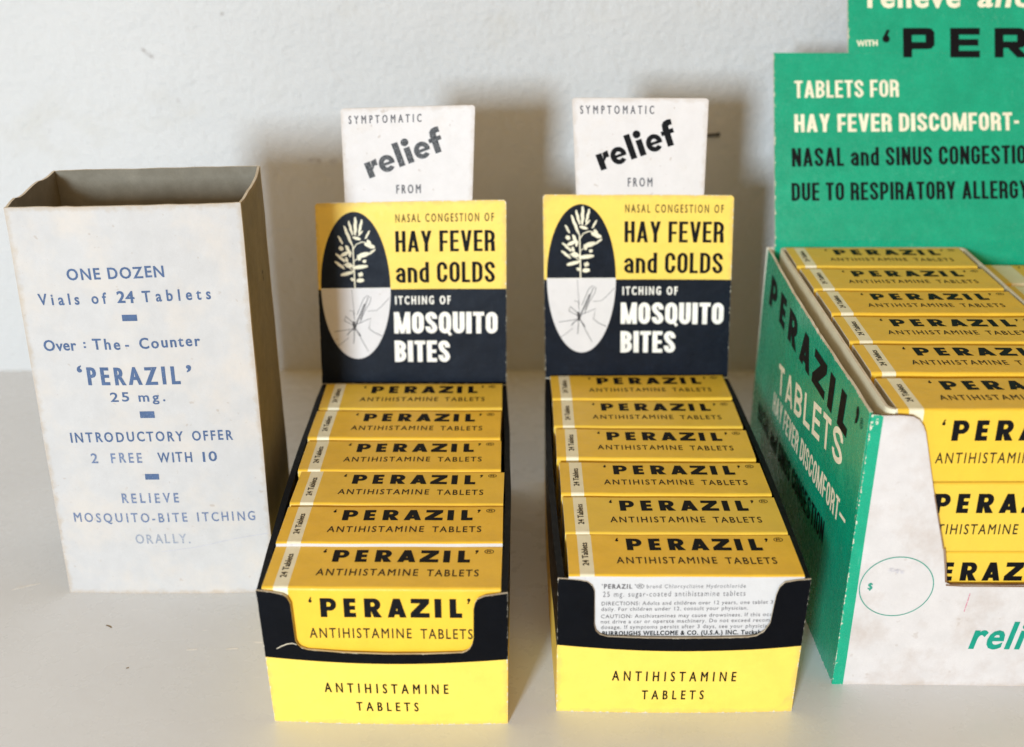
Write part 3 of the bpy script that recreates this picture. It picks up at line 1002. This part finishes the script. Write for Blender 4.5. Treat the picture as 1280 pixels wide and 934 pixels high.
    gothic(m, P, 'HAY FEVER', 30.0 + kx, 53.5 + ky, 66.7 + kx, 8.0, 'ink_black', stem=.165)
    gothic(m, P, 'and COLDS', 29.9 + kx, 41.6 + ky, 66.7 + kx, 8.0, 'ink_black', stem=.165)
    text(m, P, 'ITCHING OF', 29.4 + kx, 33.2 + ky, 50.1 + kx, 3.1, 'ink_white', xs=.56, wt=(.045, .03))
    gothic(m, P, 'MOSQUITO', 28.8 + kx, 21.6 + ky, 67.6 + kx, 8.5, 'ink_white', stem=.205, gap=.06)
    gothic(m, P, 'BITES', 28.8 + kx, 10.1 + ky, 49.6 + kx, 8.6, 'ink_white', stem=.205, gap=.06)
    hd = m.build('header_card', t, origin)
    # white tab standing up from the card
    (x0, y0), (x1, y1), (a0, c0), (a1, c1) = tabc       # bottom left, bottom right, top left, top right in card mm
    tw, thh = 48.0, 34.5
    c_ = [hp.P(x0, HH + .03), hp.P(x1, HH + .03), hp.P(a1, c1), hp.P(a0, c0)]
    tn = Panel(*c_, tw, thh, -.4, .3, seed + 9)
    m = MB()
    slab(m, tn.P, [0, .2, .6, 1.0, 1.4] + frange(5, tw - 5, 4) + [tw - 1.4, tw - 1.0, tw - .6, tw - .2, tw], [0, 5, 10, 15, 20, 25, 30, thh - 1.4, thh - .6, thh], 'white', .6, 'edge', 'edge', 'lrt', worn=.8)
    text(m, tn.P, 'SYMPTOMATIC', 2.7, 29.0, 28.9, 2.8, 'ink_grey', xs=.58, wt=(.03, .02))
    word_relief(m, tn.P, 9.6, 8.7, 37.8, 18.6, 6.0, 'ink_faded' if faded else 'ink_black')
    text(m, tn.P, 'FROM', 19.4, 3.0, 28.6, 3.1, 'ink_grey', xs=.58, wt=(.03, .02))
    m.build('top_tab', hd, origin)
    return t


display_box((-36, 350, 0), 'black and yellow display box with a faded word on its tab, beside the empty carton',
            ((-69.3, 281.4, 0), (-1.2, 280.3, 0), (-70.8, 280.4, 45.8), (-1.2, 279.1, 45.8), (-72.7, 420.4, 45.8), (-2.1, 419.6, 45.8), (-71.6, 424.5, 115.6), (-2.1, 424.8, 116.8)),
            NOTCH_A, ((11.0, 0), (57.6, 0), (10.6, 105.6), (58.9, 105.6)), True, 23.2, 1.0)
display_box((48, 355, 0), 'black and yellow display box with crisp lettering on its tab, beside the green box',
            ((13.1, 285.9, 0), (82.6, 285.8, 0), (12.9, 287.0, 45.8), (84.0, 286.0, 45.8), (12.9, 426.0, 45.8), (83.6, 426.6, 45.8), (11.3, 430.6, 117.2), (81.6, 431.0, 116.8)),
            NOTCH_B, ((12.2, 0), (59.0, 0), (10.9, 106.2), (59.8, 106.4)), False, 23.2, 21.0)

ORD = ['rearmost', 'second from the back', 'third from the back', 'fourth from the back', 'fifth from the back', 'frontmost']
ga = 'yellow cartons in the display box with the faded tab'
xa = [-37.3, -37.0, -36.6, -36.2, -36.0, -36.0]
ya = [394.0, 370.4, 347.4, 325.2, 302.0, 280.9]
za = [24.7, 24.5, 24.1, 24.0, 24.3, 23.2]
for i in range(6):
    lab = ['yellow tablet carton right under the header card with the faded tab',
           'yellow tablet carton second from the header card in the faded-tab box',
           'yellow tablet carton third from the header card in the faded-tab box',
           'yellow tablet carton fourth from the header card in the faded-tab box',
           'yellow carton with a white front edge, one behind the frontmost in the faded-tab box',
           'yellow tablet carton showing through the front cut-out of the faded-tab box'][i]
    place('back' if i == 4 else 'front', xa[i], ya[i] + PD / 2 + .25, za[i], lab, ga, random.uniform(-.9, .9), random.uniform(-1.6, .5))
gb = 'yellow cartons in the display box with the crisp tab'
xb = [48.1, 48.3, 48.5, 48.8, 48.9, 48.9]
yb = [402.4, 379.4, 355.8, 331.6, 308.8, 286.9]
zb = [24.5, 24.3, 24.3, 24.0, 23.8, 23.4]
for i in range(6):
    lab = ['yellow tablet carton right under the header card with the crisp black tab',
           'yellow tablet carton second from the header card in the crisp-tab box',
           'yellow tablet carton third from the header card in the crisp-tab box',
           'yellow tablet carton fourth from the header card in the crisp-tab box',
           'yellow tablet carton just behind the frontmost one in the crisp-tab box',
           'yellow carton with white directions side showing in the front cut-out'][i]
    place('back' if i == 5 else 'front', xb[i], yb[i] + PD / 2 + .3, zb[i], lab, gb, random.uniform(-.9, .9), random.uniform(-1.6, .5))


# ---- the large green display box on the right
def green_box():
    o = (210, 370, 0)
    t = thing('green_display_box', 'large green and white display box with a tall stepped green header, at the right', 'display box', o)
    X0, X1, Y0, Y1, H = 98.6, 322.0, 297.5, 445.6, 91.7
    W = X1 - X0
    # front: green margin, white field, wide cut-out
    m = MB()
    pn = Panel((97.6, Y0 + .8, 0), (X1, Y0, 0), (X1, Y0, H), (X0, Y0, H), W, H, .8, .3, 40.0)
    P = pn.P
    nt = [(0, 91.6), (3.3, 91.2), (8, 91.3), (11.5, 91.0), (13.2, 90.0), (14.6, 88.2), (15.6, 86.0), (20.6, 67.5), (26.0, 49.3), (27.6, 42.6), (28.4, 38.6), (28.9, 37.0), (30.2, 36.4), (34, 36.3)]
    nt = nt + [(x, 36.3) for x in frange(44, W - 44, 12)] + [(W - a, b) for a, b in reversed(nt)]
    us = []
    for (a, _), (b, _) in zip(nt, nt[1:]):
        k = max(1, int((b - a) / 2.5))
        us += [a + (b - a) * i / k for i in range(k)]
    us.append(W)

    def top(u):
        for (a, p), (b, q) in zip(nt, nt[1:]):
            if a <= u <= b:
                return p + (q - p) * (u - a) / (b - a)
        return nt[-1][1]
    gl = [i for i, u in enumerate(us) if u >= 3.2][0]
    slab(m, P, us, lambda u: [0, .5, 1.3, 10, 20, 30, 35] + [35 + (top(u) - 35) * k for k in (.3, .6, .9)] + [top(u) - .3, top(u)],
         lambda i, j: 'green' if (i < gl or i >= len(us) - 1 - gl) else 'stained', .9, 'edge', 'rust', raw='t')
    F = lambda x, z: (x - 98.6, z)
    put(m, P, *ribbon([F(a, b) for a, b in ell(113.1, 35.6, 10.7, 10.2, n=56)[:-1]], .28, closed=True), 'ink_green')
    text(m, P, '$', 6.2, 34.6, 7.6, 2.2, 'ink_green', wt=(.03, .03))
    text(m, P, 'relief', 39.0, 13.8, 64.5, 9.4, 'ink_green', track=.07, wt=(.035, .03), slant=.16)
    put(m, P, *ribbon([(36.3, 33.4), (36.0, 30.4), (35.6, 27.0)], .35, taper=True), 'ink_red')
    for L, w in (([(20.9, 66.5), (23.6, 57.5), (26.2, 48.6)], .35), ([(26.5, 48.5), (27.9, 41.8), (28.7, 37.2)], .6), ([(28.8, 36.3), (34, 35.95), (44, 36.0), (60, 35.9), (90, 36.0), (130, 35.9), (180, 36.0)], .55)):
        put(m, P, *ribbon(L, w, taper=False), 'rust')
    for a, b, r in ((12.4, 41.2, 1.0), (14.2, 41.0, .9), (15.6, 40.6, .7)):
        put(m, P, ell(a, b, r, r * .9, n=12), [tuple(range(12))], 'smudge')
    m.build('front_panel', t, o)
    # sides
    def side(bl, br, tr, tl, w, lettering):
        q = MB()
        pq = Panel(bl, br, tr, tl, w, H, 1.0, .4, 44.0)
        tp = lambda u: H + .35 * noise.noise(Vector((u * .08, 7, 0))) - (.8 if 70 < u < 90 and lettering else 0) * max(0, noise.noise(Vector((u * .5, 2, 0))))
        slab(q, pq.P, [0, .5, 1.4] + frange(6, w - 6, 3) + [w - 1.4, w - .5, w], lambda u: [0, .5, 1.4] + frange(8, H - 8, 7) + [H - 1.4, H - .5, tp(u)], 'green', .9, 'edge', 'edge', raw='t')
        if lettering:
            P = pq.P
            logo(q, P, 13.4, 74.0, 129.6, 11.6, 'ink_black', False, v1=75.2)
            text(q, P, '\u2019', 135.6, 76.0, 138.6, 12.0, 'ink_black', wt=(.06, .05))
            text(q, P, '\u00ae', 140.3, 84.2, 143.2, 3.0, 'ink_black')
            gothic(q, P, 'TABLETS', 43.5, 50.6, 129.6, 11.0, 'ink_cream', stem=.15, v1=65.0, gap=.12)
            gothic(q, P, 'HAY FEVER DISCOMFORT\u2014', 39.0, 41.0, 139.5, 7.6, 'ink_cream', stem=.165, v1=48.8)
            gothic(q, P, 'NASAL and SINUS CONGESTION', 14.0, 25.6, 121.0, 7.6, 'ink_black', stem=.16, v1=33.4)
        q.build('side_panel', t, o)
    side((98.0, Y1, 0), (97.6, Y0 + 1.75, 0), (X0, Y0 + .95, H), (99.0, Y1, H), 147.0, True)
    side((X1, Y0 + .95, 0), (X1, Y1, 0), (X1, Y1, H), (X1, Y0 + .95, H), 147.0, False)
    # back with the leaning, stepped header
    m = MB()
    slab(m, Panel((X1 - 1, Y1 + 2.2, 0), (98.9, Y1 + 2.2, 0), (98.9, Y1 + 2.2, H), (X1 - 1, Y1 + 2.2, H), W, H).P, frange(0, W, 20), frange(0, H, 12), 'green', .9, 'edge', 'edge')
    m.build('back_panel', t, o)
    m = MB()
    k, z0 = .47, 95.0
    cl = math.hypot(1, k)
    yh = 445.7

    def HP(u, v, tt=0):                                   # v < 0: upright skirt under the fold; v > 0: leaning card
        d = .35 * noise.noise(Vector((u * .03, v * .03, 61))) - .5 * max(0, v) * .012
        if v < 0:
            return Vector((u, yh - tt, z0 + v))
        b = min(1.0, v / 4.0)
        return Vector((u, yh + k * v / cl - (tt + d * b) / cl, z0 + v / cl + (tt + d * b) * k / cl))
    us = [101.5, 102.0, 103.0] + frange(106, 130, 4) + [130.35] + frange(134, X1 - 32.4, 4) + [X1 - 28.8] + frange(X1 - 24, X1 - 3, 4)
    lo = [0, .5, 1.4] + frange(6, 66, 5) + [71.6, 72.5, 73.0]
    slab(m, HP, us, [-34, -24, -13, -8, -4, -1.2, -.4] + lo, 'green', .9, 'edge', 'edge', 'l')
    up = [u for u in us if 130.3 <= u <= X1 - 28.7]
    slab(m, lambda u, v, tt=0: HP(u, v + 73.02, tt), up, [0, 4, 10, 16, 22, 28, 32, 34.0], 'green', .9, 'edge', 'edge', 'lrt')
    text(m, HP, 'relieve', 138.0, 91.0, 174.0, 8.6, 'ink_cream', track=.10, wt=(.05, .04))
    text(m, HP, 'and', 180.4, 91.1, 201.0, 8.6, 'ink_cream', track=.08, wt=(.045, .035), slant=.2)
    text(m, HP, 'WITH', 133.7, 75.6, 141.8, 2.2, 'ink_cream', xs=.9, wt=(.06, .05), v1=75.8)
    # wide heavy capitals
    wide = {'P': [rect(0, 0, .30, 1), rect(.30, .76, .80, 1), rect(.30, .28, .80, .52), poly((.80, .28), (.96, .30), (1.06, .42), (1.06, .86), (.96, .98), (.80, 1), (.78, .76), (.76, .76), (.76, .52), (.78, .52))],
            'E': [rect(0, 0, .30, 1), rect(.30, .77, 1.0, 1), rect(.30, .40, .95, .62), rect(.30, 0, 1.0, .23)],
            'R': [rect(0, 0, .30, 1), rect(.30, .76, .82, 1), rect(.30, .32, .82, .54), poly((.82, .32), (.96, .34), (1.06, .44), (1.06, .86), (.96, .98), (.82, 1), (.80, .76), (.76, .76), (.76, .54), (.80, .54)), poly((.44, .33), (.76, 0), (1.14, 0), (.80, .34))],
            'A': [poly((0, 0), (.36, 0), (.62, .62), (.60, 1), (.44, 1)), poly((1.2, 0), (.76, 1), (.60, 1), (.58, .62), (.84, 0)), rect(.30, .16, .90, .36)],
            'Z': [rect(.03, .76, 1.06, 1), rect(0, 0, 1.08, .24), poly((0, .24), (.46, .24), (1.06, .76), (.6, .76))],
            'I': [rect(0, 0, .30, 1)], 'L': [rect(0, 0, .30, 1), rect(.30, 0, .92, .24)]}
    hC = 11.5
    for c, x in zip('PERAZIL', (151.6, 169.9, 187.1, 204.6, 223.0, 240.8, 249.6)):
        for pts, fs in wide[c]:
            put(m, HP, [(x + a * hC, 71.2 + b * hC) for a, b in pts], fs, 'ink_black')
    for x, q in ((143.6, '('), (266.0, ')')):
        for pts, fs in HEAVY[q]:
            put(m, HP, [(x + a * hC * 1.5, 76.4 + b * hC * 1.5) for a, b in pts], fs, 'ink_black')
    gothic(m, HP, 'TABLETS FOR', 109.4, 55.4, 149.8, 6.7, 'ink_cream', stem=.165, v1=55.8)
    gothic(m, HP, 'HAY FEVER DISCOMFORT-', 109.3, 42.0, 196.2, 7.0, 'ink_cream', stem=.185, v1=42.8)
    gothic(m, HP, 'NASAL and SINUS CONGESTION,', 108.2, 28.6, 205.0, 7.2, 'ink_black', stem=.175, v1=29.9)
    gothic(m, HP, 'DUE TO RESPIRATORY ALLERGY', 108.0, 15.3, 199.6, 7.0, 'ink_black', stem=.175, v1=16.3)
    put(m, HP, *ribbon([(103, .9), (150, .8), (240, 1.0), (X1 - 4, .9)], .35), 'green')
    m.build('header_card', t, o)
    # white liner round the first column of cartons, and the raised floor they stand on
    for a, b in ((103.2, 174.4),):
        q = MB()
        y0, y1, r = Y0 + 1.1, Y1 - .4, 3.0
        pts = []
        for cx, cy, a0 in ((b - r, y0 + r, 270), (b - r, y1 - r, 0), (a + r, y1 - r, 90), (a + r, y0 + r, 180)):
            pts += [(cx + r * math.cos(math.radians(a0 + 90 * i / 6)), cy + r * math.sin(math.radians(a0 + 90 * i / 6))) for i in range(7)]
        n = len(pts)
        mx, my = (a + b) / 2, (y0 + y1) / 2
        inn = [(mx + (x - mx) * (1 - 1.6 / (b - a)), my + (y - my) * (1 - 1.6 / (y1 - y0))) for x, y in pts]
        zt = [H + .7 + .15 * noise.noise(Vector((x * .1, y * .1, 3))) for x, y in pts]

        def ring(A, za, B, zb, mat, keep):
            f = [(i, (i + 1) % n, n + (i + 1) % n, n + i) for i in range(n) if keep(i)]
            q.add([(x, y, z) for (x, y), z in zip(A, za)] + [(x, y, z) for (x, y), z in zip(B, zb)], f, mat)
        low = [1.0] * n
        low2 = [1.0] * n
        keep = lambda i: not (pts[i][1] < y0 + .3 and pts[(i + 1) % n][1] < y0 + .3)      # the front stays open
        ring(pts, low, pts, zt, 'band', keep)
        ring(inn, zt, inn, low, 'band', keep)
        ring(pts, zt, inn, zt, 'edge', keep)
        q.build('column_liner', t, o)
    m = MB()
    box(m, 104.4, 317.0, Y0 + 1.5, Y1 - 1.4, .2, 23.0, 'edge')
    box(m, 104.4, 174.0, Y0 + 26, Y1 - 1.4, 23.1, 69.0, 'edge')
    box(m, 175.0, 317.0, Y0 + 26, Y1 - 1.4, 23.1, 62.8, 'edge')
    m.build('inner_floor', t, o)
    return t


green_box()
gc = 'yellow cartons stacked in the green display box'
yc = [421.0, 396.4, 372.0, 347.8, 323.4, 299.0]
xc = [138.2, 138.4, 138.6, 138.7, 138.8, 138.9]
GL = ['yellow tablet carton against the green header, in the column nearest the green side',
      'yellow tablet carton second from the green header, in the column nearest the green side',
      'yellow tablet carton third from the green header, in the column nearest the green side',
      'yellow tablet carton fourth from the green header, in the column nearest the green side',
      'yellow tablet carton fifth from the green header, in the column nearest the green side',
      'top yellow carton of the three stacked in the cut-out of the green box']
for i in range(6):
    place('front', xc[i], yc[i] + PD / 2 + .3, 69.1 + (.75, .6, .6, .4, .4, .05)[i], GL[i], gc, random.uniform(-.5, .5), random.uniform(-1.0, .4))
place('front', 137.6, 299.0 + PD / 2 + .3, 46.15, 'middle yellow carton of the three stacked in the cut-out of the green box', gc)
place('front', 136.4, 299.2 + PD / 2 + .3, 23.2, 'lowest yellow carton of the three stacked in the cut-out of the green box', gc)
for i in range(2):
    place('plain', 209.4, yc[i] + PD / 2 + .3, 62.95, ['yellow carton against the green header, beyond the white divider at the right edge',
                                                     'yellow carton beyond the white divider, in front of the one against the green header'][i], gc)

# ---- a dark nail in the wall
m = MB()
P0, P1 = Vector((87.0, 539.0, 114.9)), Vector((92.0, 533.0, 116.9))
ax = (P1 - P0).normalized()
s1 = ax.cross(Vector((0, 0, 1))).normalized()
s2 = ax.cross(s1)
rings = [(0, .75), (.5, .7), (.9, .62), (.93, .95), (1.0, .95), (1.0, 0.02)]
pts = []
for f, r in rings:
    for i in range(12):
        a = 2 * math.pi * i / 12
        pts.append(P0 + (P1 - P0) * f + (s1 * math.cos(a) + s2 * math.sin(a)) * r)
m.add(pts, [(r * 12 + i, r * 12 + (i + 1) % 12, (r + 1) * 12 + (i + 1) % 12, (r + 1) * 12 + i) for r in range(len(rings) - 1) for i in range(12)], 'metal')
nail = m.build('nail', None, P0)
nail.location = P0 * MM
nail['label'], nail['category'] = 'small dark nail sticking out of the white wall', 'nail'
